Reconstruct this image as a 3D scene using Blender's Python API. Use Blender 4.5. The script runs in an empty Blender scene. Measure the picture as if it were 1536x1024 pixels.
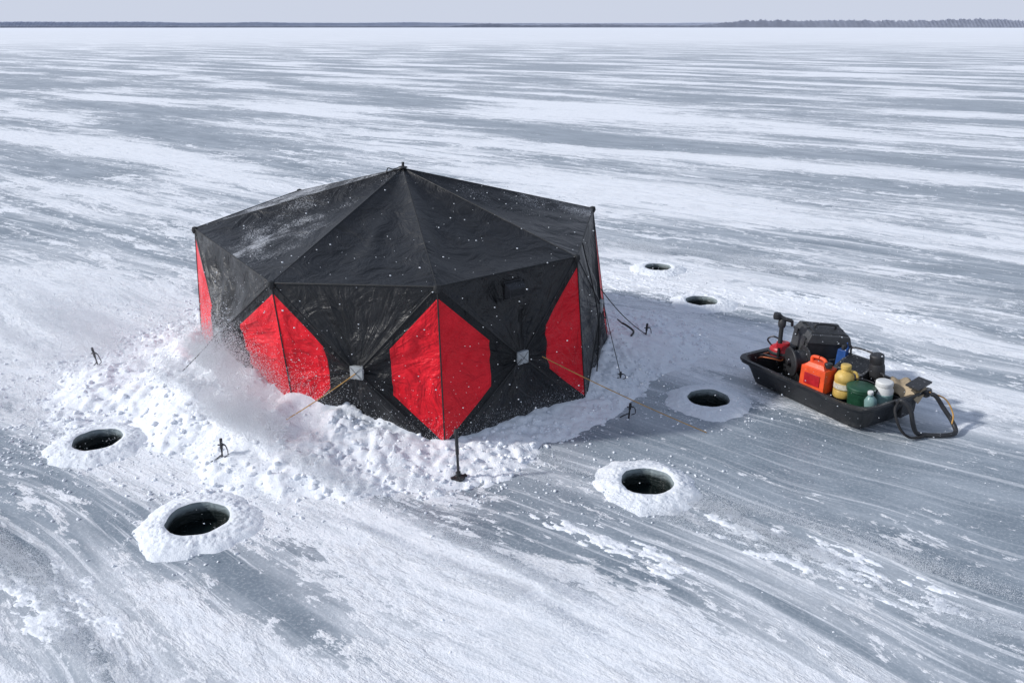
import bpy, math, random
import numpy as np
from mathutils import Vector, Matrix
random.seed(7); rng=np.random.default_rng(11)
scene=bpy.context.scene
scene.view_settings.view_transform='Standard'
scene.view_settings.look='None'
scene.view_settings.exposure=0
COL=scene.collection

# ------------------------------------------------------------ noise (numpy)
TAB=rng.random((256,256))
def vn(x,y,s=0):
    x=x+s*17.31; y=y+s*9.77
    xi=np.floor(x).astype(int); yi=np.floor(y).astype(int)
    fx=x-xi; fy=y-yi
    fx=fx*fx*(3-2*fx); fy=fy*fy*(3-2*fy)
    a=TAB[xi&255,yi&255]; b=TAB[(xi+1)&255,yi&255]; c=TAB[xi&255,(yi+1)&255]; d=TAB[(xi+1)&255,(yi+1)&255]
    return (a*(1-fx)+b*fx)*(1-fy)+(c*(1-fx)+d*fx)*fy
def fbm(x,y,s=0,o=4,g=.5):
    t=0; a=1; n=0; f=1
    for i in range(o):
        t=t+a*vn(x*f,y*f,s+i*3.3); n+=a; a*=g; f*=2.03
    return t/n
T2=rng.random((256,256,4))
def cobbles(x,y,cell,prob=.8):
    X=x/cell; Y=y/cell
    xi=np.floor(X).astype(int); yi=np.floor(Y).astype(int)
    best=np.zeros_like(X)
    for dx in(-1,0,1):
        for dy in(-1,0,1):
            q=T2[(xi+dx)&255,(yi+dy)&255]
            px=xi+dx+q[...,0]; py=yi+dy+q[...,1]
            r=(.35+.5*q[...,2])*(q[...,3]<prob)
            d2=(X-px)**2+(Y-py)**2
            best=np.maximum(best,np.sqrt(np.maximum(0,r*r-d2)))
    return best*cell
def sst(a,b,x):
    t=np.clip((x-a)/(b-a),0,1); return t*t*(3-2*t)

# ------------------------------------------------------------ node helper
class NT:
    def __init__(s,name):
        s.m=bpy.data.materials.new(name); s.m.use_nodes=True
        s.t=s.m.node_tree; s.t.nodes.clear()
        s.out=s.t.nodes.new('ShaderNodeOutputMaterial')
    def n(s,ty,ins=None,**kw):
        nd=s.t.nodes.new(ty)
        for k,v in kw.items(): setattr(nd,k,v)
        for k,v in (ins or {}).items(): s.put(nd.inputs[k],v)
        return nd
    def put(s,sock,v):
        if isinstance(v,bpy.types.NodeSocket): s.t.links.new(v,sock)
        else: sock.default_value=v
    def math(s,op,a,b=0.0,c=None,clamp=False):
        nd=s.t.nodes.new('ShaderNodeMath'); nd.operation=op; nd.use_clamp=clamp
        s.put(nd.inputs[0],a); s.put(nd.inputs[1],b)
        if c is not None: s.put(nd.inputs[2],c)
        return nd.outputs[0]
    def ss(s,x,a,b,lo=0.,hi=1.):
        nd=s.t.nodes.new('ShaderNodeMapRange'); nd.interpolation_type='SMOOTHSTEP'
        s.put(nd.inputs[0],x); s.put(nd.inputs[1],a); s.put(nd.inputs[2],b); s.put(nd.inputs[3],lo); s.put(nd.inputs[4],hi)
        return nd.outputs[0]
    def mix(s,f,a,b):
        nd=s.t.nodes.new('ShaderNodeMix'); nd.data_type='RGBA'
        s.put(nd.inputs[0],f); s.put(nd.inputs[6],a); s.put(nd.inputs[7],b)
        return nd.outputs[2]
    def noise(s,vec,scale,detail=4,rough=.55,dist=0.,dim='3D'):
        nd=s.n('ShaderNodeTexNoise',{'Scale':scale,'Detail':detail,'Roughness':rough,'Distortion':dist},noise_dimensions=dim)
        s.put(nd.inputs['Vector'],vec); return nd.outputs['Fac']
    def map(s,vec,loc=(0,0,0),rot=(0,0,0),sc=(1,1,1)):
        nd=s.n('ShaderNodeMapping',{'Location':loc,'Rotation':rot,'Scale':sc}); s.put(nd.inputs['Vector'],vec); return nd.outputs[0]
    def bump(s,h,strength,dist,normal=None):
        nd=s.n('ShaderNodeBump',{'Distance':dist}); s.put(nd.inputs['Strength'],strength); s.put(nd.inputs['Height'],h)
        if normal is not None: s.put(nd.inputs['Normal'],normal)
        return nd.outputs[0]
    def bsdf(s,**ins):
        nd=s.t.nodes.new('ShaderNodeBsdfPrincipled')
        for k,v in ins.items():
            s.put(nd.inputs[k.replace('_',' ')],v)
        s.t.links.new(nd.outputs[0],s.out.inputs['Surface']); return nd
def C(r,g,b): return (r,g,b,1.)

def simple(name,col,rough=.5,metal=0.,var=.25,bs=60,bd=.002,snow=0.):
    m=NT(name); tc=m.n('ShaderNodeTexCoord').outputs['Object']
    nz=m.noise(tc,9,4,.6)
    dark=C(*[c*(1-var) for c in col]); lite=C(*[min(1,c*(1+var)) for c in col])
    c=m.mix(m.ss(nz,.3,.7),dark,lite)
    if snow>0:
        sp=m.noise(tc,70,3,.7)
        nz2=m.n('ShaderNodeNewGeometry').outputs['Normal']
        up=m.n('ShaderNodeSeparateXYZ',{0:nz2}).outputs[2]
        f=m.math('MULTIPLY',m.ss(sp,.68-.08*snow,.74-.08*snow,0,.7),m.ss(up,.3,.8))
        c=m.mix(f,c,C(.8,.83,.88))
    n=m.bump(m.noise(tc,bs,2),.35,bd)
    m.bsdf(Base_Color=c,Roughness=m.ss(nz,.2,.8,rough*.8,min(1,rough*1.25)),Metallic=metal,Normal=n)
    return m.m

# ------------------------------------------------------------ mesh helpers
def mk(name,V,F,mats,mi=None,smooth=True,parent=None,uv=None):
    me=bpy.data.meshes.new(name)
    V=np.asarray(V,dtype=np.float32)
    if isinstance(F,np.ndarray):
        k=F.shape[1]; nf=F.shape[0]
        me.vertices.add(len(V)); me.vertices.foreach_set('co',V.ravel())
        me.loops.add(nf*k); me.loops.foreach_set('vertex_index',F.astype(np.int32).ravel())
        me.polygons.add(nf); me.polygons.foreach_set('loop_start',(np.arange(nf)*k).astype(np.int32))
        me.update(calc_edges=True); me.validate()
    else:
        me.from_pydata([tuple(map(float,v)) for v in V],[],F)
    for m in mats: me.materials.append(m)
    if mi is not None: me.polygons.foreach_set('material_index',np.asarray(mi,dtype=np.int32))
    me.polygons.foreach_set('use_smooth',[smooth]*len(me.polygons))
    if uv is not None:
        l=me.uv_layers.new(name='UVMap')
        vi=np.zeros(len(me.loops),dtype=np.int32); me.loops.foreach_get('vertex_index',vi)
        l.data.foreach_set('uv',np.asarray(uv,dtype=np.float32)[vi].ravel())
    me.update()
    ob=bpy.data.objects.new(name,me); COL.objects.link(ob)
    if parent: ob.parent=parent
    return ob
def empty(name,loc=(0,0,0)):
    e=bpy.data.objects.new(name,None); e.location=loc; COL.objects.link(e); return e

class Builder:
    def __init__(s): s.V=[];s.F=[];s.M=[];s.mats=[]
    def _m(s,m):
        if m not in s.mats: s.mats.append(m)
        return s.mats.index(m)
    def add(s,V,F,m,M=None):
        o=len(s.V); M=M or Matrix.Identity(4)
        s.V+= [tuple(M@Vector(v)) for v in V]; s.F+=[tuple(i+o for i in f) for f in F]; s.M+=[s._m(m)]*len(F)
    def box(s,size,c,m,rot=(0,0,0),taper=1.):
        from mathutils import Euler
        x,y,z=[a/2 for a in size]; t=taper
        V=[(-x,-y,-z),(x,-y,-z),(x,y,-z),(-x,y,-z),(-x*t,-y*t,z),(x*t,-y*t,z),(x*t,y*t,z),(-x*t,y*t,z)]
        F=[(0,3,2,1),(4,5,6,7),(0,1,5,4),(1,2,6,5),(2,3,7,6),(3,0,4,7)]
        s.add(V,F,m,Matrix.Translation(c)@Euler(rot).to_matrix().to_4x4())
    def lathe(s,prof,c,m,rot=(0,0,0),seg=28,sx=1.,sy=1.):
        from mathutils import Euler
        V=[];F=[]
        for r,z in prof:
            for i in range(seg):
                a=2*math.pi*i/seg; V.append((r*math.cos(a)*sx,r*math.sin(a)*sy,z))
        for j in range(len(prof)-1):
            for i in range(seg):
                k=(i+1)%seg; F.append((j*seg+i,j*seg+k,(j+1)*seg+k,(j+1)*seg+i))
        F.append(tuple(range(seg))[::-1]); F.append(tuple((len(prof)-1)*seg+i for i in range(seg)))
        s.add(V,F,m,Matrix.Translation(c)@Euler(rot).to_matrix().to_4x4())
    def tube(s,pts,r,m,seg=8,closed=False):
        P=[Vector(p) for p in pts]; V=[];F=[]; n=len(P)
        up=None
        for i,p in enumerate(P):
            a=P[max(i-1,0)] if not closed else P[i-1]; b=P[min(i+1,n-1)] if not closed else P[(i+1)%n]
            d=(b-a).normalized()
            if up is None: up=Vector((0,0,1)) if abs(d.z)<.9 else Vector((1,0,0))
            x=d.cross(up)
            if x.length<1e-4: x=d.cross(Vector((0,1,0)))
            x.normalize(); y=d.cross(x).normalized()
            rr=r[i] if isinstance(r,(list,tuple)) else r
            for k in range(seg):
                t=2*math.pi*k/seg; V.append(p+(x*math.cos(t)+y*math.sin(t))*rr)
        for i in range(n if closed else n-1):
            j=(i+1)%n
            for k in range(seg):
                l=(k+1)%seg; F.append((i*seg+k,i*seg+l,j*seg+l,j*seg+k))
        if not closed:
            F.append(tuple(range(seg))[::-1]); F.append(tuple((n-1)*seg+k for k in range(seg)))
        s.add(V,F,m)
    def make(s,name,parent=None,M=None,bevel=0.,seg=2):
        me=bpy.data.meshes.new(name); me.from_pydata(s.V,[],s.F)
        for m in s.mats: me.materials.append(m)
        me.polygons.foreach_set('material_index',s.M); me.polygons.foreach_set('use_smooth',[True]*len(s.F))
        me.update()
        try: me.set_sharp_from_angle(angle=math.radians(45))
        except Exception: pass
        ob=bpy.data.objects.new(name,me); COL.objects.link(ob)
        if bevel>0:
            b=ob.modifiers.new('bevel','BEVEL'); b.width=bevel; b.segments=seg; b.limit_method='ANGLE'; b.angle_limit=math.radians(40); b.harden_normals=False
        if M is not None: ob.matrix_world=M
        if parent: ob.parent=parent
        return ob
def smoothpath(P,n=8):
    P=[Vector(p) for p in P]; out=[]
    Q=[P[0]*2-P[1]]+P+[P[-1]*2-P[-2]]
    for i in range(1,len(Q)-2):
        for k in range(n):
            t=k/n; a,b,c,d=Q[i-1],Q[i],Q[i+1],Q[i+2]
            out.append(.5*((2*b)+(c-a)*t+(2*a-5*b+4*c-d)*t*t+(3*b-a-3*c+d)*t**3))
    out.append(P[-1]); return out

# ------------------------------------------------------------ camera, light, sky
cam=bpy.data.cameras.new('camera'); cam.sensor_width=36; cam.lens=36*1250/1536
cam.clip_end=12000; cam.clip_start=.05
co=bpy.data.objects.new('camera',cam); COL.objects.link(co)
co.location=(0,0,3.5); co.rotation_euler=(math.radians(90-20.7),0,0); scene.camera=co

EL=math.radians(31)
sd=Vector((.985,.17,0)).normalized()
d=Vector((sd.x*math.cos(EL),sd.y*math.cos(EL),-math.sin(EL)))
sun=bpy.data.lights.new('sun','SUN'); sun.energy=3.5; sun.angle=math.radians(3.5); sun.color=(1,.975,.95)
so=bpy.data.objects.new('sun',sun); COL.objects.link(so); so.rotation_euler=d.to_track_quat('-Z','Y').to_euler(); so.location=(-10,-2,12)
w=bpy.data.worlds.new('World'); scene.world=w; w.use_nodes=True
nt=w.node_tree; bg=nt.nodes['Background']
sk=nt.nodes.new('ShaderNodeTexSky'); sk.sky_type='NISHITA'; sk.sun_disc=False
sk.sun_elevation=EL; sk.sun_rotation=math.atan2(-sd.x,-sd.y); sk.air_density=1.0; sk.dust_density=1.0; sk.ozone_density=2.0
tcw=nt.nodes.new('ShaderNodeTexCoord'); sx=nt.nodes.new('ShaderNodeSeparateXYZ'); nt.links.new(tcw.outputs['Generated'],sx.inputs[0])
mr=nt.nodes.new('ShaderNodeMapRange'); mr.interpolation_type='SMOOTHSTEP'; nt.links.new(sx.outputs[2],mr.inputs[0])
mr.inputs[1].default_value=.04; mr.inputs[2].default_value=.75; mr.inputs[3].default_value=1; mr.inputs[4].default_value=.3
mx=nt.nodes.new('ShaderNodeMix'); mx.data_type='RGBA'; nt.links.new(mr.outputs[0],mx.inputs[0]); nt.links.new(sk.outputs[0],mx.inputs[6])
mx.inputs[7].default_value=(5.4,5.85,6.95,1)
nt.links.new(mx.outputs[2],bg.inputs[0]); bg.inputs[1].default_value=.113

# ------------------------------------------------------------ materials
def snow_mat(name,base=(.87,.90,.935),gr=70):
    m=NT(name); tc=m.n('ShaderNodeTexCoord').outputs['Object']
    a=m.noise(tc,6,4,.6); b=m.noise(tc,gr,3,.65)
    c=m.mix(m.ss(a,.3,.7),C(base[0]*.94,base[1]*.95,base[2]*.97),C(*base))
    nb=m.bump(b,.6,.010)
    p=m.bsdf(Base_Color=c,Roughness=.8,Normal=nb)
    p.inputs['Specular IOR Level'].default_value=.25
    return m.m
SNOW=snow_mat('snow')
SNOW2=snow_mat('auger_slush_snow',(.82,.855,.89),90)

# ice / ground
g=NT('wind_swept_ice'); tc=g.n('ShaderNodeTexCoord').outputs['Object']
WA=math.radians(37)
wn=g.n('ShaderNodeTexNoise',{'Scale':.25,'Detail':2.,'Roughness':.5},noise_dimensions='2D'); g.put(wn.inputs['Vector'],tc)
wv=g.n('ShaderNodeVectorMath',{0:wn.outputs['Color'],1:(.5,.5,.5)},operation='SUBTRACT').outputs[0]
wv=g.n('ShaderNodeVectorMath',{0:wv},operation='SCALE'); wv.inputs['Scale'].default_value=.8
wp=g.n('ShaderNodeVectorMath',{0:tc,1:wv.outputs[0]},operation='ADD').outputs[0]
W=g.map(wp,rot=(0,0,WA))
reg=g.noise(g.map(W,loc=(3.1,7.7,0),sc=(.08,.28,1)),1.,1,.5,dim='2D')
sA=g.noise(g.map(W,loc=(11,2,0),sc=(.17,2.0,1)),1.,5,.64,dim='2D')
sB=g.noise(g.map(W,loc=(5,31,0),sc=(.030,.42,1)),1.,5,.66,dim='2D')
sC=g.noise(g.map(W,loc=(1,3,0),sc=(.40,12,1)),1.,4,.68,dim='2D')
pt=g.noise(g.map(W,loc=(21,13,0),sc=(.55,1.9,1)),1.25,9,.72,dim='2D')
sp=g.noise(tc,38,3,.75,dim='2D')
sp2=g.noise(g.map(W,sc=(.7,1.5,1)),7,6,.74,dim='2D')
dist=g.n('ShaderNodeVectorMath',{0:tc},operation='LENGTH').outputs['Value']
def lobe(cx,cy,lx,ly,amp=1.):
    q=g.n('ShaderNodeVectorMath',{0:tc,1:(cx,cy,0)},operation='SUBTRACT').outputs[0]
    q=g.map(g.map(q,rot=(0,0,WA)),sc=(1/lx,1/ly,0))
    return g.ss(g.n('ShaderNodeVectorMath',{0:q},operation='LENGTH').outputs['Value'],0,1,amp,0)
lobes=None
for a in [(-5.6,11.2,6.0,2.3,.25),(2.9,4.9,3.0,1.0,.20),(-3.8,4.2,2.2,.6,.15),(2.4,11.6,3.4,1.6,.17),(4.5,9.2,3,.9,.10),(1.0,4.2,2.2,.35,.06),
          (2.3,6.9,2.2,1.2,-.18),(-2.2,5.1,2.0,.55,-.18),(.2,5.15,1.7,.6,-.20),(-4.6,6.6,1.6,.6,-.16),(-1.2,4.2,2.0,.6,-.13)]:
    l=lobe(*a); lobes=l if lobes is None else g.math('ADD',lobes,l)
regc=g.math('ADD',g.math('SUBTRACT',reg,.5),lobes)
soft=g.math('ADD',g.math('MULTIPLY',sA,.85),g.math('ADD',g.math('MULTIPLY',sB,.75),g.math('MULTIPLY',regc,1.0)))
softf=g.ss(soft,.70,1.03,0,.97)
softf=g.math('MULTIPLY',softf,g.ss(sC,.3,.62,.62,1.))
ptv=g.math('ADD',pt,g.math('ADD',g.math('MULTIPLY',regc,.7),g.math('MULTIPLY',g.math('SUBTRACT',sB,.5),.7)))
ptf=g.ss(ptv,.555,.60)
ptf2=g.math('MULTIPLY',ptf,g.ss(sp,.3,.5,.75,1.))
scr=g.math('MULTIPLY',g.ss(sC,.50,.66),g.ss(soft,.56,.85,.16,.75))
speck=g.math('MULTIPLY',g.ss(g.math('ADD',sp2,g.math('MULTIPLY',g.math('SUBTRACT',ptv,.5),.9)),.54,.61),.85)
frost=g.ss(sp,.45,.75,0,.2)
amt=g.math('MAXIMUM',g.math('MAXIMUM',softf,ptf2),g.math('MAXIMUM',scr,speck))
amt=g.math('ADD',amt,frost,clamp=True)
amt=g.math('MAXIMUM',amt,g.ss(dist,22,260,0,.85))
ib=g.noise(g.map(W,sc=(.5,1.6,1)),1.3,6,.70,dim='2D')
ice=g.mix(g.ss(ib,.3,.7),C(.17,.213,.255),C(.30,.348,.395))
snc=g.mix(g.ss(sp2,.3,.7),C(.815,.85,.895),C(.905,.925,.955))
colr=g.mix(amt,ice,snc)
colr=g.mix(g.ss(dist,120,1300,0,.95),colr,C(.81,.845,.90))  # distance haze painted into the base colour of the far ice
rough=g.ss(amt,0,.8,.36,.85)
h=g.math('ADD',g.math('MULTIPLY',g.ss(pt,.5,.62),.7),g.math('ADD',g.math('MULTIPLY',sp,.35),g.math('MULTIPLY',sp2,.9)))
nb=g.bump(h,g.ss(amt,.05,.7,.06,.65),.022)
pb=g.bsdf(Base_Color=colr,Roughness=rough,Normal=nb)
pb.inputs['Specular IOR Level'].default_value=.35
ICE=g.m

def fabric(name,red=False,roof=False):
    m=NT(name); tcn=m.n('ShaderNodeTexCoord'); tc=tcn.outputs['Object']; uv=tcn.outputs['UV']
    su=m.n('ShaderNodeSeparateXYZ',{0:uv}); u=su.outputs[0]; t=su.outputs[1]
    nz=m.noise(tc,3,5,.6)
    blk=m.mix(m.ss(nz,.3,.7),C(.007,.0075,.0085),C(.014,.015,.017))
    col=blk
    ut=m.math('MULTIPLY',u,t); ut1=m.math('MULTIPLY',u,m.math('SUBTRACT',1.,t))
    mn=m.math('MINIMUM',ut,ut1)
    if red:
        f=m.math('MINIMUM',m.math('SUBTRACT',mn,.065),m.math('MULTIPLY',m.math('SUBTRACT',u,.41),.8))
        mask=m.math('GREATER_THAN',f,0.)
        redc=m.mix(m.ss(nz,.25,.75),C(.60,.006,.016),C(.77,.012,.026))
        hem=m.math('MULTIPLY',m.ss(m.math('ABSOLUTE',m.math('SUBTRACT',f,.012)),.0,.004,1,0),.4)
        redc=m.mix(hem,redc,C(.25,.0,.006))
        col=m.mix(mask,blk,redc)
    sp=m.noise(tc,85,3,.75); big=m.noise(tc,2.6,5,.68)
    if roof:
        pos=m.n('ShaderNodeSeparateXYZ',{0:tc}); 
        q=m.n('ShaderNodeVectorMath',{0:tc,1:(-2.35,7.75,1.6)},operation='SUBTRACT').outputs[0]
        q=m.map(m.map(q,rot=(0,0,math.radians(-35))),sc=(1/1.3,1/.7,0))
        lob=m.ss(m.n('ShaderNodeVectorMath',{0:q},operation='LENGTH').outputs['Value'],.0,1.1,.9,0)
        back=m.ss(pos.outputs[1],8.0,9.4,0,.9)
        left=m.ss(pos.outputs[0],-2.6,-.4,.6,.28)
        cov=m.math('MULTIPLY',m.math('ADD',m.math('ADD',lob,back),left),m.ss(big,.36,.64,.35,1.))
        thr=m.math('SUBTRACT',.74,m.math('MULTIPLY',cov,.25))
        sf=m.ss(sp,thr,m.math('ADD',thr,.13),0,.48)
    else:
        pos=m.n('ShaderNodeSeparateXYZ',{0:tc}); lz=pos.outputs[2]
        thr=m.ss(lz,.05,.60,.55,.74)
        sf=m.ss(sp,thr,m.math('ADD',thr,.06),0,.55)
        sf=m.math('MAXIMUM',sf,m.math('MULTIPLY',m.ss(pos.outputs[0],-3.4,-1.6,.10,0),m.ss(big,.4,.65)))
    col=m.mix(sf,col,C(.8,.83,.88))
    wr2=m.noise(tc,3.6,4,.55,1.0)
    weave=m.noise(tc,420,1)
    if roof:
        hh=m.math('MULTIPLY',wr2,1.3)
        nb=m.bump(hh,.75,.055)
    else:
        wr=m.noise(m.map(uv,sc=(1.6,9,1)),1.,3,.55,.6)
        nb=m.bump(m.math('ADD',m.math('MULTIPLY',wr,.9),m.math('MULTIPLY',wr2,1.4)),.9,.06)
    nb=m.bump(weave,.25,.001,nb)
    p=m.bsdf(Base_Color=col,Roughness=m.ss(nz,.2,.8,.38,.52),Normal=nb)
    p.inputs['Specular IOR Level'].default_value=.42 if not red else .24
    return m.m
F_ROOF=fabric('black_fabric_roof',roof=True); F_BLK=fabric('black_fabric'); F_RED=fabric('red_black_fabric',red=True)
PIPE=simple('black_piping',(.010,.011,.012),.6,var=.2)
GREY=simple('silver_grey_patch',(.34,.36,.37),.45,var=.15)
BLK=simple('black_plastic',(.013,.014,.016),.38,var=.3,snow=.5)
BLKM=simple('black_matte_plastic',(.022,.023,.026),.55,var=.3,snow=.5)
STEEL=simple('dark_steel',(.06,.06,.065),.4,.8)
ROPEY=simple('ochre_rope',(.42,.24,.07),.8)
ROPEK=simple('black_rope',(.02,.02,.022),.8)
ORANGE=simple('orange_plastic',(.76,.085,.02),.48,var=.2)
REDP=simple('red_plastic',(.42,.012,.02),.42,var=.2)
YEL=simple('yellow_plastic',(.55,.38,.10),.5,var=.22)
GRN=simple('green_plastic',(.014,.065,.035),.45,var=.25)
TEAL=simple('teal_plastic',(.22,.36,.35),.4,var=.2)
WHT=simple('white_plastic',(.62,.63,.62),.5,var=.12)
BLUE=simple('blue_plastic',(.02,.08,.28),.45,var=.2)
TAN=simple('tan_canvas',(.34,.27,.18),.85,var=.25)
GRYP=simple('grey_plastic',(.045,.047,.05),.5,snow=.7)
BRASS=simple('copper_tube',(.45,.14,.06),.4,.5)
LABEL=simple('faded_label',(.50,.47,.38),.6,var=.35)

# ------------------------------------------------------------ holes list
HOLES=[(-3.716,6.672,.209),(-2.364,5.385,.230),(1.098,5.941,.212),(1.956,7.568,.206),(2.558,10.71,.212),(2.248,12.40,.198)]

# ground sheet
def axis(lo,hi,step):
    a=list(np.arange(lo,hi+1e-6,step)); s=step; l=lo; left=[]
    while l>-4500: s*=1.22; l-=s; left.append(l)
    s=step; r=hi; right=[]
    while r<4500: s*=1.22; r+=s; right.append(r)
    return np.array(left[::-1]+a+right)
ax=axis(-4.6,3.4,.05); ay=axis(4.6,13.2,.05)
GX,GY=np.meshgrid(ax,ay); nx,ny=len(ax),len(ay)
V=np.stack([GX.ravel(),GY.ravel(),np.zeros(GX.size)],1)
I=np.arange(nx*ny).reshape(ny,nx)
F=np.stack([I[:-1,:-1].ravel(),I[:-1,1:].ravel(),I[1:,1:].ravel(),I[1:,:-1].ravel()],1)
cx=V[F].mean(1); keep=np.ones(len(F),bool)
for hx,hy,hr in HOLES: keep&=np.hypot(cx[:,0]-hx,cx[:,1]-hy)>hr+.07
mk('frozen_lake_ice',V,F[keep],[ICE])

# ice hole objects
wm=NT('hole_water'); tcw=wm.n('ShaderNodeTexCoord').outputs['Object']
f=wm.ss(wm.noise(tcw,34,4,.7),.63,.70,0,.35)
c=wm.mix(f,C(.003,.007,.007),C(.25,.31,.32)); wm.bsdf(Base_Color=c,Roughness=.12,Normal=wm.bump(wm.noise(tcw,12,2),.1,.01)).inputs['Specular IOR Level'].default_value=.25
iw=NT('hole_ice_wall'); tcw=iw.n('ShaderNodeTexCoord').outputs['Object']
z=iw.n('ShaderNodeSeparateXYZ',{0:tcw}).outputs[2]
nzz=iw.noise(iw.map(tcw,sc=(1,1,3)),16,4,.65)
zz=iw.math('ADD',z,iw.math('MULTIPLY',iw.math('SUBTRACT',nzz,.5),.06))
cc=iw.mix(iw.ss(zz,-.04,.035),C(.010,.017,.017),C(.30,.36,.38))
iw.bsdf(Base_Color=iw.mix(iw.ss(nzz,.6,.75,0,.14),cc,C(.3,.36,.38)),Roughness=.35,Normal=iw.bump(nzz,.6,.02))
def icos(sub=2):
    import bmesh
    bm=bmesh.new(); bmesh.ops.create_icosphere(bm,subdivisions=sub,radius=1.)
    v=np.array([list(x.co) for x in bm.verts]); f=np.array([[x.index for x in q.verts] for q in bm.faces]); bm.free(); return v,f
IV,IF=icos()
def chunks(P,R,squash=.75,seed=0):
    r=np.random.default_rng(seed); n=len(P)
    Vs=[];Fs=[]
    var=[]
    for k in range(16):
        v=IV.copy()
        for q in range(7):
            nn=r.normal(size=3); nn/=np.linalg.norm(nn); dd=r.uniform(.45,.85)
            pr=v@nn; v=v-np.maximum(0,pr-dd)[:,None]*nn
        v=v*(1+.06*r.normal(size=(len(IV),1)))
        var.append(v)
    for i in range(n):
        v=var[i%16]; a=r.uniform(0,6.28); ca,sa=math.cos(a),math.sin(a)
        sc=R[i]*np.array([r.uniform(.8,1.4),r.uniform(.7,1.1),r.uniform(.55,.9)*squash/.75])
        q=v*sc; q=np.stack([q[:,0]*ca-q[:,1]*sa,q[:,0]*sa+q[:,1]*ca,q[:,2]],1)+P[i]
        Vs.append(q); Fs.append(IF+i*len(IV))
    return np.concatenate(Vs),np.concatenate(Fs)
for hi,(hx,hy,hr) in enumerate(HOLES):
    nr,ns=44,240
    th=np.linspace(0,2*np.pi,ns,endpoint=False)
    rin=hr*(1+.02*np.sin(3*th+hi)+.015*np.sin(7*th+2*hi)+.05*(fbm(np.cos(th)*4+hi,np.sin(th)*4,hi,3)-.5))
    out=hr+.31+.12*(fbm(np.cos(th)*2+hi*5,np.sin(th)*2+hi*3,hi,4)-.5)*2
    tt=np.linspace(0,1,nr)[:,None]
    RR=rin+(out-rin)*tt; TH=np.broadcast_to(th,RR.shape)
    X=RR*np.cos(TH); Y=RR*np.sin(TH)
    prof=np.sin(np.clip(tt*1.15+.12,0,1)**.55*np.pi)*1.0*(1-tt)**.45
    prof=np.maximum(prof,0)
    wxy=(X+hx,Y+hy)
    Z=.046*prof*(.65+.7*fbm(wxy[0]*4,wxy[1]*4,2,4))+ (cobbles(wxy[0],wxy[1],.05,.5)*.18+cobbles(wxy[0]+3,wxy[1],.024,.65)*.34)*np.clip(prof*1.6,0.1,1)*sst(0,.15,tt)
    Z+=.006; Z-=.030*sst(.55,1,tt)*(.2+1.5*fbm(wxy[0]*9,wxy[1]*9,5,4))
    Z[-1]=-.02
    Vr=np.stack([X.ravel(),Y.ravel(),Z.ravel()],1)
    I=np.arange(nr*ns).reshape(nr,ns); J=np.roll(I,-1,1)
    Fr=np.stack([I[:-1].ravel(),I[1:].ravel(),J[1:].ravel(),J[:-1].ravel()],1)
    par=empty('ice_fishing_hole',(hx,hy,0))
    mk('snow_collar',Vr,Fr,[SNOW2],parent=par)
    zs=[0,-.02,-.05,-.10,-.18,-.3]
    Vw=[];
    for j,zq_ in enumerate(zs):
        rr=rin*(1.0-.012*j) if j else rin
        zq=Z[0] if j==0 else np.full(ns,zq_)
        Vw.append(np.stack([rr*np.cos(th),rr*np.sin(th),zq],1))
    Vw=np.concatenate(Vw); I=np.arange(len(zs)*ns).reshape(len(zs),ns); J=np.roll(I,-1,1)
    Fw=np.stack([I[:-1].ravel(),J[:-1].ravel(),J[1:].ravel(),I[1:].ravel()],1)
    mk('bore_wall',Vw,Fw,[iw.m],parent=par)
    a=np.linspace(0,2*np.pi,48,endpoint=False)
    mk('dark_water',np.stack([hr*1.0*np.cos(a),hr*1.0*np.sin(a),np.full(48,-.10)],1),[tuple(range(48))],[wm.m],parent=par,smooth=False)
    n=320; ra=np.random.default_rng(100+hi); an=ra.uniform(0,6.28,n); rd=hr+.03+np.abs(ra.normal(0.18,.17,n)); R=.003+.012*ra.random(n)**2.4
    P=np.stack([rd*np.cos(an),rd*np.sin(an),R*.3+.028*np.clip(1-(rd-hr)/.25,0,1)],1)
    v,f=chunks(P,R,seed=hi); mk('slush_lumps',v,f,[SNOW2],parent=par)

# ------------------------------------------------------------ tent
top=[Vector(p) for p in [(-3.27,8.45,1.55),(-2.03,6.74,1.48),(-.61,6.5,1.52),(.60,7.49,1.51),(.912,9.345,1.58),(-.9,10.8,1.5),(-2.66,10.42,1.58)]]
bot=[Vector(p) for p in [(-3.38,8.45,0),(-1.98,6.93,0),(-.584,6.485,0),(.725,7.49,0),(1.13,9.05,0),(-.8,11.05,0),(-2.85,10.75,0)]]
peak=Vector((-1.13,8.70,2.13)); cen=Vector((-1.1,8.7,0))
tent=empty('ice_fishing_shelter')
nW=7; hubs=[];norms=[]
for i in range(nW):
    j=(i+1)%nW
    c=(top[i]+top[j]+bot[i]+bot[j])/4
    n=Vector(((bot[j]-bot[i]).y,-(bot[j]-bot[i]).x,0)).normalized()
    if n.dot(c-cen)<0: n=-n
    push={0:.20,1:.09,2:.10,3:.10}.get(i,.15)
    hubs.append(c+n*push+Vector((0,0,-.02))); norms.append(n)
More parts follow.
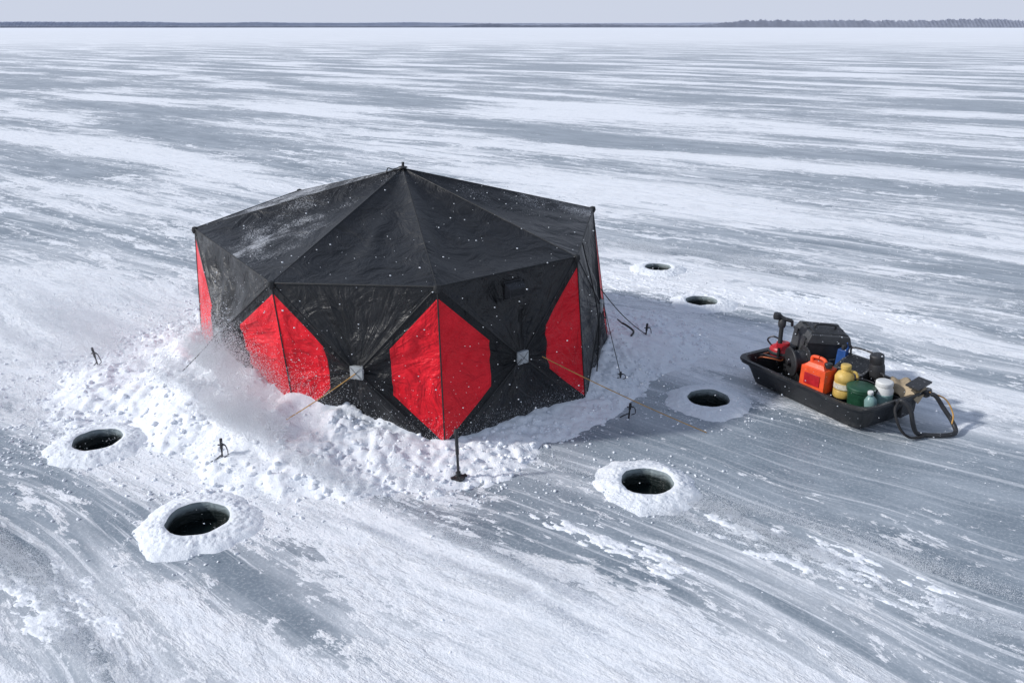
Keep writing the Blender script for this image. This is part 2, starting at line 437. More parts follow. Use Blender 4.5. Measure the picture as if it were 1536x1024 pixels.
def facet(A,P,Q,sag,n=26,k=0,outward=None,fa=1.,roof=False):
    nrm=(P-A).cross(Q-A).normalized()
    if nrm.dot(outward)<0: nrm=-nrm
    us=np.linspace(0,1,n+1); U,T=np.meshgrid(us,us,indexing='ij')
    e=U*(1-U)*4*T*(1-T)*4
    tb=T*(1-T)*4
    if roof:
        fold=(fbm(T*2.4+k*7.1,U*2.2+k*2.,k+5,3)-.5)*.15*tb*np.clip(U*1.6,0,1)*(1-U**8)
        fold+=(vn(T*7+k*3.1,U*2.1+k,k)-.5)*.07*tb*np.clip((U-.35)*2.2,0,1)*(1-U**8)
    else:
        fold=(vn(T*8+k*3.1,U*1.1+k,k)-.5)*.085*np.minimum(1,U*3)*tb**.7*(1-U**6)
        fold+=(fbm(T*3+k*7.1,U*3+k*2.,k+5,4)-.5)*.11*tb*np.clip(U*(1-U)*4,0,1)**.7
    base=np.array(A)[None,None]+((np.array(P)[None,None]*(1-T[...,None])+np.array(Q)[None,None]*T[...,None])-np.array(A)[None,None])*U[...,None]
    base=base+np.array(nrm)[None,None]*(-sag*e+fold*fa)[...,None]
    V=[tuple(v) for v in base.reshape(-1,3)]; UV=list(zip(U.ravel(),T.ravel()))
    F=[]
    for a in range(n):
        for b in range(n):
            q=(a*(n+1)+b,(a+1)*(n+1)+b,(a+1)*(n+1)+b+1,a*(n+1)+b+1)
            if a==0: q=(q[0],q[1],q[2])
            F.append(q)
    return V,F,UV
def facets(name,lst,mats,roof=False):
    V=[];F=[];UV=[];M=[]
    for k,(A,P,Q,sag,mi,o,fa) in enumerate(lst):
        v,f,uv=facet(A,P,Q,sag,k=k,outward=o,fa=fa,roof=roof); off=len(V); V+=v;UV+=uv;F+=[tuple(i+off for i in q) for q in f];M+=[mi]*len(f)
    return mk(name,V,F,mats,M,parent=tent,uv=UV)
L=[];R=[]
for i in range(nW):
    j=(i+1)%nW; n=norms[i]; h=hubs[i]
    L+=[(h,top[i],bot[i],.012,0 if i==3 else 1,n,.6),(h,top[j],bot[j],.012,1,n,.6),(h,top[i],top[j],.03,0,n,1.),(h,bot[i],bot[j],.02,0,n,1.)]
    R.append((peak,top[i],top[j],.085,0,Vector((0,0,1)),1.))
facets('wall_panels',L,[F_BLK,F_RED]); facets('roof_panels',R,[F_ROOF],roof=True)
b=Builder()
for i in range(nW):
    j=(i+1)%nW
    b.tube([top[i].lerp(top[j],q/8)+norms[i]*.004 for q in range(9)],.008,PIPE,6)
    b.tube([peak-Vector((0,0,.002)),top[i]-Vector((0,0,.002))],.005,PIPE,6)
    b.tube([top[i],bot[i]],.007,PIPE,6)
    for q in (top[i],top[j],bot[i],bot[j]): b.tube([hubs[i],q],.006,PIPE,6)
    b.lathe([(.0,.022),(.028,.014),(.036,-.02),(.024,-.05)],top[i],PIPE,seg=12)
b.make('seam_piping',parent=tent)
b=Builder()
for i in range(nW):
    n=norms[i]; s=n.cross(Vector((0,0,1))); zc=Vector((0,0,1)); h=hubs[i]; r=.058
    pts=[h+n*.022]+[h+n*.014+s*a*r+zc*c*r for a,c in((-1,-1),(1,-1),(1,1),(-1,1))]
    bp=[h-n*.02+s*a*r+zc*c*r for a,c in((-1,-1),(1,-1),(1,1),(-1,1))]
    b.add(pts+bp,[(0,1,2),(0,2,3),(0,3,4),(0,4,1),(1,5,6,2),(2,6,7,3),(3,7,8,4),(4,8,5,1)],GREY)
    b.tube([h+n*.02+s*-.05+zc*.05,h+n*.0235,h+n*.02+s*.05-zc*.05],.0016,PIPE,5)
    b.tube([h+n*.02+s*.05+zc*.05,h+n*.0235,h+n*.02+s*-.05-zc*.05],.0016,PIPE,5)
    b.tube(smoothpath([h+n*.02-zc*.05,h+n*.05-zc*.07,h+n*.045-zc*.13,h+n*.03-zc*.10,h+n*.025-zc*.06]),.004,ROPEK,5)
b.make('hub_patches',parent=tent)
b=Builder()
b.tube([peak+Vector((0,0,-.02)),peak+Vector((.004,0,.06))],.014,BLKM,8)
b.lathe([(.05,0),(.045,.012),(.016,.02)],peak+Vector((0,0,.002)),BLKM,seg=14)
b.tube(smoothpath([peak+Vector((-.02,0,.01)),peak+Vector((-.10,-.02,-.01)),peak+Vector((-.15,-.02,.0)),peak+Vector((-.17,-.03,-.05))]),.006,ROPEK,5)
b.make('roof_cap',parent=tent)
n=norms[2]; s=n.cross(Vector((0,0,1))); 
if s.x<0: s=-s
pv=top[2].lerp(top[3],.50); pv=pv.lerp(hubs[2],.20)
zc=Vector((0,0,1))
b=Builder()
def wp_(a,bb,c): return pv+s*a+n*bb+zc*c
Vv=[wp_(-.10,0,.06),wp_(.10,0,.06),wp_(.085,.065,.015),wp_(-.085,.065,.015),wp_(-.085,.06,-.06),wp_(.085,.06,-.06),wp_(-.10,0,-.075),wp_(.10,0,-.075)]
b.add(Vv,[(0,3,2,1),(3,4,5,2),(0,6,4,3),(1,2,5,7),(4,6,7,5)],BLKM)
for q in range(5): b.tube([wp_(-.078,.066,.008-.014*q),wp_(.078,.066,.008-.014*q)],.0035,PIPE,5)
b.tube([wp_(-.11,.004,.07),wp_(.11,.004,.07),wp_(.11,.004,-.085),wp_(-.11,.004,-.085)],.006,BLKM,5,closed=True)
b.make('vent_hood',parent=tent)
b=Builder()
hB=hubs[2]; 
b.tube(smoothpath([hB+n*.03+s*-.03,hB+n*.035+s*-.11+zc*-.07,hB+n*.04+s*-.10+zc*-.22,hB+n*.04+s*.02+zc*-.36,hB+n*.04+s*.15+zc*-.43]),.0035,BLKM,5)
n3=norms[3]
p0=top[3].lerp(top[4],.25); p1=bot[3].lerp(bot[4],.35)
b.tube(smoothpath([p0+n3*.01,p0.lerp(p1,.5)+n3*.10,p1+n3*.02]),.007,PIPE,6)
b.make('straps',parent=tent)
V=[];F=[]
def perim(i,f): return bot[i].lerp(bot[(i+1)%nW],f)
K=nW*14
for k in range(K):
    i=k//14; f=(k%14)/14; p=perim(i,f); o=(p-cen); o.z=0; o.normalize()
    wid=.22+.03*math.sin(k*1.7)
    V+=[p+Vector((0,0,.03)),p+o*.06+Vector((0,0,.012)),p+o*wid+Vector((0,0,.008))]
for k in range(K):
    l=(k+1)%K
    F+=[(3*k,3*k+1,3*l+1,3*l),(3*k+1,3*k+2,3*l+2,3*l+1)]
mk('ground_skirt',[tuple(v) for v in V],F,[PIPE],parent=tent)

# ------------------------------------------------------------ snow bank around the tent
step=.020
bx=np.arange(-6.1,3.3,step); by=np.arange(5.1,12.9,step)
X,Y=np.meshgrid(bx,by)
WID=[1.7,1.45,1.15,1.02,.72,.46,.46,.70,1.25,1.2,.9,.8,1.0,1.3]
HGT=[.40,.54,.45,.30,.13,.13,.12,.15,.20,.2,.2,.3,.35,.36]
PTS=[]
for i in range(nW): PTS+=[bot[i],bot[i].lerp(bot[(i+1)%nW],.5)]
bd=np.full(X.shape,1e9); Wd=np.zeros_like(X); Hh=np.zeros_like(X); inside=np.zeros(X.shape,bool)
for i in range(14):
    a=PTS[i]; c=PTS[(i+1)%14]
    ex,ey=c.x-a.x,c.y-a.y; L2=ex*ex+ey*ey
    t=np.clip(((X-a.x)*ex+(Y-a.y)*ey)/L2,0,1)
    dd=np.hypot(X-(a.x+ex*t),Y-(a.y+ey*t))
    m_=dd<bd; bd=np.where(m_,dd,bd)
    Wd=np.where(m_,WID[i]*(1-t)+WID[(i+1)%14]*t,Wd); Hh=np.where(m_,HGT[i]*(1-t)+HGT[(i+1)%14]*t,Hh)
    cross=((a.y>Y)!=(c.y>Y))&(X<(c.x-a.x)*(Y-a.y)/((c.y-a.y) if abs(c.y-a.y)>1e-9 else 1e-9)+a.x)
    inside^=cross
sdv=np.where(inside,-bd,bd)
edge=fbm(X*1.6,Y*1.6,3,6,.58)
x_=np.clip(sdv,0,None)/(Wd*(.55+.85*edge))
prof=np.clip(1-x_,0,1)**1.35
big=fbm(X*3.0,Y*3.0,8,3)
Z=Hh*prof*(.62+.7*big)
act=sst(1.25,.70,x_)
rgh=sst(.30,.62,fbm(X*1.3+4,Y*1.3,12,3))
amp=np.clip(.45+Hh*1.6,0,1)*(.30+.70*rgh)
Z+=(cobbles(X,Y,.17,.5)*.26*sst(.08,.3,Hh*prof)+cobbles(X+7,Y+2,.09,.6)*.42+cobbles(X+1,Y+9,.05,.7)*.62)*act*amp
Z+=.026*act*(fbm(X*12,Y*12,2,4)-.4)
Z+=.014*act-.022
Z=np.where(sdv<0,np.minimum(Z,.06+Hh*.6),Z)
ok=(Z>-.012)&(sdv>-.14)
I=np.arange(X.size).reshape(X.shape)
F=np.stack([I[:-1,:-1].ravel(),I[:-1,1:].ravel(),I[1:,1:].ravel(),I[1:,:-1].ravel()],1)
kf=ok.ravel()[F].any(1)&(sdv.ravel()[F]>-.2).all(1)
for hx,hy,hr in HOLES:
    dv=np.hypot(X.ravel()-hx,Y.ravel()-hy)[F].min(1); kf&=dv>hr+.03
F=F[kf]; used=np.unique(F); rm=np.full(X.size,-1); rm[used]=np.arange(len(used))
Vb=np.stack([X.ravel(),Y.ravel(),Z.ravel()],1)[used]
bank=mk('snow_bank',Vb,rm[F],[SNOW])
r=np.random.default_rng(5); P=[];RR=[]
def zf(x,y):
    j=min(max(int((y-by[0])/step),0),len(by)-1); i=min(max(int((x-bx[0])/step),0),len(bx)-1)
    return Z[j,i],x_[j,i],sdv[j,i],Hh[j,i],rgh[j,i]
cnt=0
while cnt<7500:
    x=r.uniform(-6.0,3.1); y=r.uniform(5.2,12.5); z,xx,s_,hh,rg=zf(x,y)
    if s_<.03 or xx>1.9: continue
    if any(math.hypot(x-a,y-c_)<rr_+.05 for a,c_,rr_ in HOLES): continue
    if xx>1 and r.random()>.7*(1.9-xx)/.9: continue
    if r.random()>.35+.65*rg: continue
    R_=.004+.034*r.random()**3.2*(1 if xx<1 else .5)*min(1,.5+hh*1.6)
    P.append((x,y,max(z,0)+R_*.25)); RR.append(R_); cnt+=1
v,f=chunks(np.array(P),np.array(RR),seed=3); mk('snow_lumps',v,f,[SNOW],parent=bank)

# thin crusts: low broken islands of wind-packed snow on the ice
def crust(cx_,cy_,ln,wd_,seed):
    st=.012
    u=np.arange(-ln,ln,st); v_=np.arange(-wd_,wd_,st); U,Vv_=np.meshgrid(u,v_)
    ca,sa=math.cos(-WA),math.sin(-WA)
    Xw=cx_+U*ca-Vv_*sa; Yw=cy_+U*sa+Vv_*ca
    el=1-((U/ln)**2+(Vv_/wd_)**2)
    nz=fbm(U*6+seed*5,Vv_*17+seed,seed,6,.70)
    hh=(nz-.5)*2.8+el*.42-.32
    Zc=np.clip(hh,-.2,.25)*.030*np.clip(el*3,0,1)+ (cobbles(Xw,Yw,.028,.5)*.32)*sst(0,.12,hh)*np.clip(el*3,0,1)-.003
    Zc=np.minimum(Zc,.014)
    I=np.arange(U.size).reshape(U.shape)
    F=np.stack([I[:-1,:-1].ravel(),I[:-1,1:].ravel(),I[1:,1:].ravel(),I[1:,:-1].ravel()],1)
    kf=(Zc.ravel()[F]>-.003).any(1)
    for hx,hy,hr in HOLES:
        kf&=np.hypot(Xw.ravel()-hx,Yw.ravel()-hy)[F].min(1)>hr+.05
    F=F[kf]
    return np.stack([Xw.ravel(),Yw.ravel(),Zc.ravel()],1),F
VV=[];FF=[];o=0
for k,(cx_,cy_,ln,wd_) in enumerate([(.75,5.10,.85,.16),(2.2,4.9,1.1,.3),(-3.0,4.5,.9,.3),(3.7,8.9,1.2,.35),(1.9,11.5,1.4,.7),(1.7,10.2,.9,.45),(3.2,11.0,.9,.3),(4.4,10.6,1.6,.35)]):
    v,f=crust(cx_,cy_,ln,wd_,k+1); VV.append(v); FF.append(f+o); o+=len(v)
cr_=mk('snow_crust_patches',np.concatenate(VV),np.concatenate(FF),[SNOW])
r=np.random.default_rng(9); P=[];RR=[]
for k in range(4500):
    x=r.uniform(-6,6); y=r.uniform(3.9,12)
    uu=x*math.cos(WA)-y*math.sin(WA); vv=x*math.sin(WA)+y*math.cos(WA)
    if fbm(np.array(uu*.5),np.array(vv*2.2),30,3)<.54: continue
    if any(math.hypot(x-q,y-e)<rr_+.06 for q,e,rr_ in HOLES): continue
    if math.hypot(x+1.1,y-8.7)<2.2: continue
    R_=.002+.008*r.random()**3; P.append((x,y,R_*.1)); RR.append(R_)
v,f=chunks(np.array(P),np.array(RR),squash=.5,seed=4); mk('snow_crumbs',v,f,[SNOW],parent=cr_)

# ------------------------------------------------------------ stakes and ropes
def stake(x,y,h,lean=(0,0),kind=0,z0=0):
    b=Builder(); a=Vector((lean[0],lean[1],h))
    b.tube([(-lean[0]*.2,-lean[1]*.2,-.05),a*.5,a],.011 if kind else .008,STEEL,8)
    if kind:
        b.lathe([(.055,0),(.055,.012),(.02,.022),(.018,.06)],(0,0,.012),BLKM,seg=14)
        b.box((.14,.035,.018),(0,0,.022),BLKM,(0,0,.5)); b.box((.035,.12,.018),(.01,0,.03),BLKM,(0,0,.4))
        b.tube([a*.55,a],.0145,BLKM,8); b.lathe([(.02,0),(.022,.02),(.014,.04)],a,BLKM,seg=10)
    else:
        b.tube([a*.55,a*.98],.013,BLKM,8)
        b.tube([a*.72+Vector((-.03,.0,.0)),a*.72+Vector((.03,0,0))],.006,STEEL,6)
        b.tube(smoothpath([a*.8,a*.7+Vector((.04,-.01,0)),a*.35+Vector((.055,-.01,0)),a*.2+Vector((.02,-.01,0))]),.005,STEEL,6)
        b.tube(smoothpath([a*.3,Vector((-.05,-.02,.03)),Vector((-.09,-.03,.012))]),.006,STEEL,6)
    return b.make('tent_stake',M=Matrix.Translation((x,y,z0)))
stake(-4.444,8.285,.24,(-.035,0),z0=.06)
stake(-2.461,6.27,.22,(.01,0),z0=.04)
stake(-.44,6.025,.42,(-.01,.0),1,z0=.01)
stake(1.574,9.20,.20,(.01,0),z0=.05)
stake(1.115,7.19,.15,(.01,0),z0=.01)
stake(1.128,7.98,.10,(.0,0),z0=.05)
def rope(a,c,m,r=.004,sag=.03):
    a=Vector(a);c=Vector(c); b=Builder()
    b.tube([a.lerp(c,q/14)+Vector((0,0,-sag*4*(q/14)*(1-q/14))) for q in range(15)],r,m,6); b.make('guy_rope')
h2=hubs[2]+norms[2]*.03
rope(h2+Vector((.16,.12,-.03)),(1.79,6.87,.01),ROPEY,.0042,.02)
rope(hubs[1]+norms[1]*.03,hubs[1]+norms[1]*.25+Vector((-.50,0,-.33)),ROPEY,.0045,.01)
rope(hubs[0]+norms[0]*.03,hubs[0]+norms[0]*.30+Vector((-.10,0,-.30)),ROPEK,.0045,.01)
e=hubs[3]+norms[3]*.02
rope(e+Vector((0,.1,.05)),(1.128,7.98,.12),ROPEK,.004,.01)
rope(e+Vector((0,.3,.1)),(1.57,9.2,.12),ROPEK,.005,.05)
b=Builder(); b.tube(smoothpath([(1.30,9.3,.22),(1.36,9.25,.20),(1.42,9.15,.17),(1.38,9.05,.15)]),.012,BLKM,8); b.tube([(1.25,9.35,.25),(1.30,9.3,.22)],.008,STEEL,6); b.make('rope_tensioner')

# ------------------------------------------------------------ sled
Ld=Vector((.5,-.866,0)); Wv=Vector((.866,.5,0))
SM=Matrix(((Ld.x,Wv.x,0,3.16),(Ld.y,Wv.y,0,7.62),(0,0,1,.005),(0,0,0,1)))
def rrect(hx,hy,r,seg=7,side=16):
    P=[]
    cs=[(hx-r,hy-r,0),(-hx+r,hy-r,90),(-hx+r,-hy+r,180),(hx-r,-hy+r,270)]
    for k,(x,y,a0) in enumerate(cs):
        for q in range(seg+1):
            a=math.radians(a0+90*q/seg); P.append((x+r*math.cos(a),y+r*math.sin(a)))
        nxt=cs[(k+1)%4]; a=math.radians(a0+90)
        e=(x+r*math.cos(a),y+r*math.sin(a)); f_=(nxt[0]+r*math.cos(a),nxt[1]+r*math.sin(a))
        for q in range(1,side): P.append((e[0]+(f_[0]-e[0])*q/side,e[1]+(f_[1]-e[1])*q/side))
    return P
loops=[(.64,.30,.07,.0,0),(.685,.345,.08,.02,0),(.72,.375,.09,.09,1),(.745,.405,.095,.17,1),(.78,.43,.10,.225,0),(.822,.462,.11,.228,0),(.832,.470,.115,.250,0),(.824,.464,.11,.268,0),(.78,.43,.10,.270,0),(.76,.413,.095,.245,0),(.73,.385,.09,.16,1),(.66,.335,.08,.035,0),(.61,.29,.07,.022,0)]
V=[];F=[]
for hx,hy,rr,z,c_ in loops:
    pr=rrect(hx,hy,rr); n=len(pr)
    for k,(x,y) in enumerate(pr):
        q=1.0
        if c_:
            s_=math.sin(k*2*math.pi/8); q=1-.022*(1 if s_>.2 else 0)
        zz=z+.07*max(0,(x-.45)/.38)**2*(1 if z>.1 else 1.2)+.02*max(0,(-x-.6)/.3)**2
        V.append((x*q,y*q,zz))
for j in range(len(loops)-1):
    for k in range(n): l=(k+1)%n; F.append((j*n+k,j*n+l,(j+1)*n+l,(j+1)*n+k))
F.append(tuple(range(n))[::-1]); F.append(tuple((len(loops)-1)*n+k for k in range(n)))
b=Builder(); b.add(V,F,BLK)
for yy in (-.2,0,.2): b.box((1.15,.03,.02),(-.02,yy,.0),BLK)
sled=b.make('cargo_sled',M=SM)
b=Builder()
b.tube(smoothpath([(.83,-.10,.30),(.87,-.10,.35),(.93,-.05,.27),(.95,.0,.12),(.98,.04,.035),(1.04,.13,.022),(1.12,.27,.022),(1.13,.38,.03),(1.05,.43,.09),(.96,.40,.20),(.90,.34,.31),(.85,.30,.32)],8),.021,BLKM,10)
b.tube(smoothpath([(.84,-.10,.33),(.88,-.20,.28),(.94,-.17,.12),(.99,-.08,.03),(1.03,.06,.018)],8),.012,ROPEK,8)
b.tube(smoothpath([(.86,.30,.34),(.95,.42,.28),(1.03,.45,.16),(1.07,.40,.08)],8),.007,ROPEY,6)
for yy in(-.10,.30): b.box((.05,.07,.05),(.835,yy,.315),BLKM)
th_=b.make('tow_handle',M=SM); 
th_.parent=sled; th_.matrix_parent_inverse=SM.inverted()
def put(b,name,s,w_,z=.03,rz=0.,rx=0.,ry=0.,bev=.004,sc=1.):
    M=SM@Matrix.Translation((s,w_,z))@Matrix.Rotation(rz,4,'Z')@Matrix.Rotation(ry,4,'Y')@Matrix.Rotation(rx,4,'X')@Matrix.Scale(sc,4)
    return b.make(name,M=M,bevel=bev)
b=Builder()
b.box((.40,.30,.15),(0,0,.075),GRYP,taper=1.04); b.box((.43,.33,.022),(0,0,.158),BLKM); b.box((.42,.32,.07),(0,0,.20),GRYP,taper=.88)
b.box((.30,.20,.012),(0,0,.240),BLKM)
for yy in(-.09,.09): b.box((.012,.05,.07),(-.215,yy,.15),BLKM); b.box((.012,.05,.07),(.215,yy,.15),BLKM)
b.tube(smoothpath([(-.10,0,.245),(-.09,0,.275),(0,0,.283),(.09,0,.275),(.10,0,.245)]),.010,BLKM,8)
for yy in(-.1,0,.1): b.box((.36,.012,.008),(0,yy,.239),GRYP)
put(b,'tool_box',-.37,.22,.34,rz=1.15,rx=.14,ry=.12,sc=1.12)
b=Builder(); b.box((.42,.36,.27),(0,0,.135),BLKM,taper=1.05); b.box((.45,.39,.02),(0,0,.28),BLKM)
for q in range(6): b.box((.012,.375,.15),(-.17+.068*q,0,.1),GRYP)
put(b,'storage_crate',-.37,.17,.04,rz=.05)
b=Builder()
b.lathe([(.115,-.07),(.12,-.065),(.12,-.055),(.085,-.05),(.085,.05),(.12,.055),(.12,.065),(.115,.07)],(0,0,.0),BLKM,rot=(math.pi/2,0,0),seg=36)
b.lathe([(.09,-.075),(.088,-.078),(.03,-.08),(.03,-.095),(.012,-.1)],(0,0,0),GRYP,rot=(math.pi/2,0,0),seg=30)
b.lathe([(.075,-.0795),(.075,-.0815),(.055,-.0815),(.055,-.0795)],(0,0,0),STEEL,rot=(math.pi/2,0,0),seg=30)
b.lathe([(.03,.07),(.03,.1)],(0,0,0),STEEL,rot=(math.pi/2,0,0),seg=16)
put(b,'line_spool',-.31,-.12,.33,rz=-.45,rx=.1,sc=1.25)
b=Builder()
b.lathe([(.0,0),(.085,.0),(.10,.03),(.10,.075),(.085,.095),(.055,.11),(.05,.135),(.0,.14)],(0,0,0),REDP,seg=24,sx=1.1,sy=.9)
b.lathe([(.105,.03),(.108,.035),(.108,.055),(.105,.06)],(0,0,0),BLKM,seg=24,sx=1.1,sy=.9)
b.box((.06,.05,.05),(.085,0,.09),BLKM); b.tube(smoothpath([(-.09,0,.08),(-.13,-.02,.14),(-.08,-.03,.18),(0,-.02,.15)]),.008,STEEL,6)
put(b,'ice_auger_motor',-.58,-.06,.27,rz=.5,sc=1.2)
b=Builder()
b.tube(smoothpath([(-.10,-.10,0),(-.02,-.14,.05),(.08,-.10,.06),(.12,.0,.03),(.06,.08,.04),(-.06,.06,.05),(-.11,-.02,.03)]),.009,BRASS,8)
b.tube(smoothpath([(-.12,-.06,.02),(-.02,-.10,.07),(.10,-.06,.07),(.13,.03,.05)]),.008,STEEL,8)
put(b,'fuel_hose',-.60,-.17,.25)
b=Builder()
b.tube([(0,0,0),(0,0,.40)],.015,STEEL,10); b.tube([(0,0,.22),(0,0,.40)],.021,BLKM,10)
b.lathe([(.03,-.02),(.036,0),(.036,.04),(.02,.06)],(0,0,.40),BLKM,seg=14)
b.tube(smoothpath([(-.05,0,.475),(-.03,0,.49),(.0,0,.47),(.05,0,.455),(.085,0,.45)]),[.018]*33,BLKM,10)
b.lathe([(.0,0),(.032,0.),(.036,.02),(.032,.055),(0,.06)],(-.05,0,.455),BLKM,seg=14)
b.tube([(.085,0,.455),(.09,0,.40)],.013,STEEL,8); b.box((.05,.05,.04),(0,0,.2),REDP)
put(b,'hand_auger',-.53,-.17,.22,rz=.7,rx=.04,sc=1.1)
b=Builder()
b.box((.24,.17,.20),(0,0,.10),ORANGE,taper=.96); b.box((.20,.14,.035),(0,0,.217),ORANGE,taper=.7)
b.tube(smoothpath([(-.075,0,.22),(-.07,0,.265),(0,0,.275),(.05,0,.262),(.055,0,.225)]),.015,ORANGE,10)
b.lathe([(.034,0),(.034,.035),(.028,.042)],(.082,.0,.215),BLK,seg=18)
b.box((.15,.004,.10),(0,-.088,.10),REDP); b.box((.15,.004,.10),(0,.088,.10),REDP)
put(b,'fuel_can',.03,-.22,.18,rz=.1,bev=.018,sc=1.15)
b=Builder(); b.box((.34,.22,.14),(0,0,.07),BLKM,taper=1.03); b.box((.36,.24,.015),(0,0,.137),BLKM)
put(b,'tackle_tray',.04,-.19,.035,rz=.0)
b=Builder()
b.lathe([(0,0),(.07,0),(.078,.012),(.078,.065),(.074,.07),(.078,.075),(.078,.13),(.074,.135),(.078,.14),(.078,.18),(.06,.215),(.034,.228),(.034,.25)],(0,0,0),YEL,seg=28)
b.lathe([(.04,0),(.042,.005),(.042,.035),(.036,.04)],(0,0,.245),YEL,seg=20)
b.lathe([(.0792,.08),(.0794,.082),(.0794,.126),(.0792,.128)],(0,0,0),LABEL,seg=28)
b.tube(smoothpath([(.03,0,.235),(.085,0,.22),(.10,0,.16),(.078,0,.11)]),.011,YEL,8)
put(b,'oil_jug',.27,-.14,.17,rz=.6,sc=1.15)
b=Builder()
b.lathe([(0,0),(.085,0),(.09,.01),(.105,.15),(.113,.155),(.113,.17),(.10,.175)],(0,0,0),GRN,seg=30)
b.lathe([(.112,.0),(.116,.004),(.116,.02),(.10,.028),(.03,.03)],(0,0,.168),GRN,seg=30)
b.tube(smoothpath([(-.115,0,.15),(-.11,.06,.20),(0,.09,.215),(.11,.06,.20),(.115,0,.15)]),.005,STEEL,6)
put(b,'bait_bucket',.48,-.16,.14,rz=.3,sc=1.15)
b=Builder()
V_=[(-.14,-.12,0),(.14,-.12,0),(.14,.12,0),(-.14,.12,0),(-.14,-.12,.17),(.14,-.12,.17),(.14,.10,.25),(-.14,.10,.25)]
b.add(V_,[(0,3,2,1),(4,5,6,7),(0,1,5,4),(1,2,6,5),(2,3,7,6),(3,0,4,7)],GRYP)
b.add([(-.115,-.100,.1805),(.115,-.100,.1805),(.115,.08,.246),(-.115,.08,.246)],[(0,1,2,3)],BLK)
b.tube(smoothpath([(-.12,.09,.25),(-.10,.09,.31),(.10,.09,.31),(.12,.09,.25)]),.009,BLKM,8)
put(b,'propane_heater',.14,.18,.15,rz=.1,sc=1.15)
b=Builder(); b.box((.10,.08,.17),(0,0,.085),BLUE,taper=.85); b.lathe([(.02,0),(.022,.03),(.018,.045)],(0,0,.17),BLKM,seg=14); b.tube([(.02,0,.15),(.05,0,.20),(.03,0,.25)],.010,BLUE,8)
put(b,'antifreeze_bottle',-.06,.22,.30,rz=.2)
b=Builder()
b.lathe([(0,0),(.055,0),(.06,.01),(.06,.24),(.052,.265),(.055,.27),(.055,.33),(.045,.34),(0,.342)],(0,0,0),BLKM,seg=24)
b.tube(smoothpath([(.06,0,.20),(.11,0,.19),(.11,0,.09),(.06,0,.07)]),.010,BLKM,8)
put(b,'thermos',.37,.24,.16,rz=-.4,rx=.15,sc=1.2)
b=Builder()
b.lathe([(0,0),(.07,0),(.076,.01),(.076,.15),(.062,.175),(.062,.18)],(0,0,0),WHT,seg=26); b.lathe([(.066,0),(.068,.005),(.068,.035),(.06,.042),(0,.043)],(0,0,.178),WHT,seg=26)
b.lathe([(.0775,.04),(.0775,.12)],(0,0,0),TEAL,seg=26)
put(b,'white_jar',.60,.0,.17,rz=.2,sc=1.15)
b=Builder()
b.lathe([(0,0),(.05,0),(.055,.01),(.055,.13),(.03,.17),(.022,.175),(.022,.20)],(0,0,0),TEAL,seg=22); b.lathe([(.026,0),(.026,.03)],(0,0,.195),WHT,seg=16)
put(b,'squeeze_bottle',.62,-.17,.15,rx=.2)
b=Builder()
gx=14; V_=[];F_=[]
for a in range(gx):
    for c_ in range(gx):
        u=a/(gx-1)-.5; v_=c_/(gx-1)-.5
        V_.append((u*.30,v_*.24,.03+.05*math.cos(u*3)*math.cos(v_*3)+.018*math.sin(a*1.3+c_*.7)-.03*(abs(u)>.45 or abs(v_)>.45)))
for a in range(gx-1):
    for c_ in range(gx-1): F_.append((a*gx+c_,(a+1)*gx+c_,(a+1)*gx+c_+1,a*gx+c_+1))
b.add(V_,F_,TAN); b.box((.26,.20,.03),(0,0,.015),TAN); b.box((.1,.21,.012),(.09,0,.085),BLKM,(0,.1,0))
put(b,'canvas_bag',.64,.26,.28,rz=.2,bev=0,sc=1.3)
b=Builder(); b.box((.26,.24,.19),(0,0,.095),BLKM,taper=1.03); b.box((.27,.25,.012),(0,0,.192),GRYP); put(b,'bait_cooler',.60,.22,.07,rz=.1)

# ------------------------------------------------------------ far shore (tree belts, haze put into their colour, faces zigzagged to even the sun shading)
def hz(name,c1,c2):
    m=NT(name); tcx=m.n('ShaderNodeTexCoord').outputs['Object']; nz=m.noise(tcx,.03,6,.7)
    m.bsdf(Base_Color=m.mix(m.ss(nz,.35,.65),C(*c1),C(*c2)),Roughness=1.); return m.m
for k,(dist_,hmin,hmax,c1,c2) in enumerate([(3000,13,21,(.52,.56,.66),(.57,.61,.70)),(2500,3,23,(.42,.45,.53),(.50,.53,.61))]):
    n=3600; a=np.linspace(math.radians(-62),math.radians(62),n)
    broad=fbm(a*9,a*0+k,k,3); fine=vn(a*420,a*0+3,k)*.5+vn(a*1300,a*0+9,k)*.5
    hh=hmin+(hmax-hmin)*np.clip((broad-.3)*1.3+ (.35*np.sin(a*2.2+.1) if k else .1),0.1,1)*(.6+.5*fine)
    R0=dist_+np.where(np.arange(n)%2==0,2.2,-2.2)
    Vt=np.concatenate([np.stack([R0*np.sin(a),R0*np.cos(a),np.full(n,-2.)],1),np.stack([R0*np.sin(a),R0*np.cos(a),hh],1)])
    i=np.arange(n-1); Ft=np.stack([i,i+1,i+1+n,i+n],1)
    mk('distant_shore_trees',Vt,Ft,[hz('hazy_trees',c1,c2)],smooth=False)

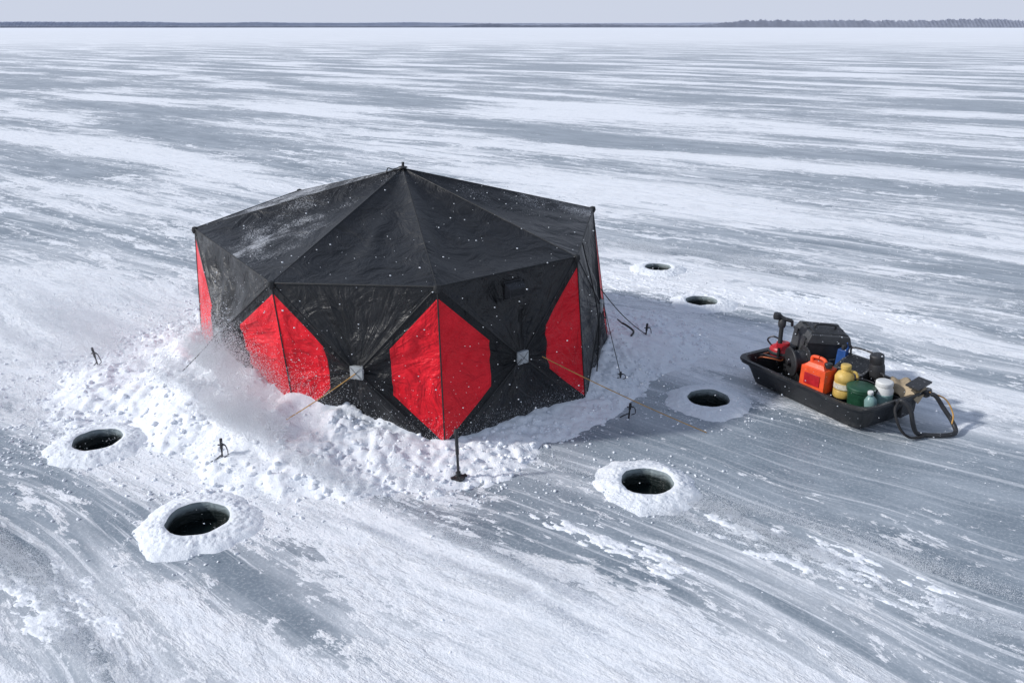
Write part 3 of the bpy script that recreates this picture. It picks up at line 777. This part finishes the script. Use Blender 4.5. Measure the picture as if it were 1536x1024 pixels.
# ------------------------------------------------------------ airborne snow: real grains
O=np.array([[1,1,1],[1,-1,-1],[-1,1,-1],[-1,-1,1]],float)*.8; OF=np.array([[0,1,2],[0,3,1],[0,2,3],[1,3,2]])
def grains(name,P,R_):
    n=len(P)
    Vs=(O[None]*np.array([1.4,1.,1.])*R_[:,None,None]+P[:,None,:]).reshape(-1,3); Fs=(OF[None]+np.arange(n)[:,None,None]*4).reshape(-1,3)
    return mk(name,Vs,Fs,[SNOW])
r=np.random.default_rng(21); n=3800
P=np.stack([r.uniform(-5,4.5,n),r.uniform(5.0,11,n),r.uniform(.02,1,n)**1.3*2.3],1)
grains('snowflakes',P,.0018+.0042*r.random(n)**3)
wdir=np.array([math.cos(-WA),math.sin(-WA)]); wnrm=np.array([-wdir[1],wdir[0]])
def stream(n,c,along,across,z0,zs,seed,bias=1.):
    r=np.random.default_rng(seed); out=[]
    while sum(len(o) for o in out)<n:
        u=r.normal(0,along,n); v=r.normal(0,across,n)+.12*np.sin(u*1.3+seed); z=z0+np.abs(r.normal(0,zs,n))*(1+.35*np.clip(u/along,-1,2))
        x=c[0]+wdir[0]*u+wnrm[0]*v; y=c[1]+wdir[1]*u+wnrm[1]*v
        d_=fbm(u*1.1,v*6+z*3,seed,4)
        k=(r.random(n)<np.clip((d_-.42)*6,0,1))
        for hx,hy,hr in HOLES: k&=np.hypot(x-hx,y-hy)>hr+.08
        out.append(np.stack([x[k],y[k],z[k]],1))
    return np.concatenate(out)[:n]
P=np.concatenate([stream(80000,(-3.0,7.35),.55,.22,.32,.24,3),stream(50000,(-2.35,6.75),.45,.16,.22,.18,4),stream(120000,(-4.8,9.2),1.7,.6,.02,.24,5),stream(30000,(-1.6,6.2),.6,.25,.05,.10,6),
  stream(20000,(-.6,5.0),1.5,.10,.01,.03,7),stream(35000,(2.4,4.8),1.4,.14,.01,.03,8),stream(35000,(-3.4,4.7),1.2,.12,.01,.03,9),stream(60000,(-6.5,8.5),1.8,.25,.01,.08,10),stream(50000,(2.5,13.5),3.0,.25,.01,.05,11)])
r=np.random.default_rng(4)
grains('blowing_snow',P,r.uniform(.0011,.0026,len(P)))
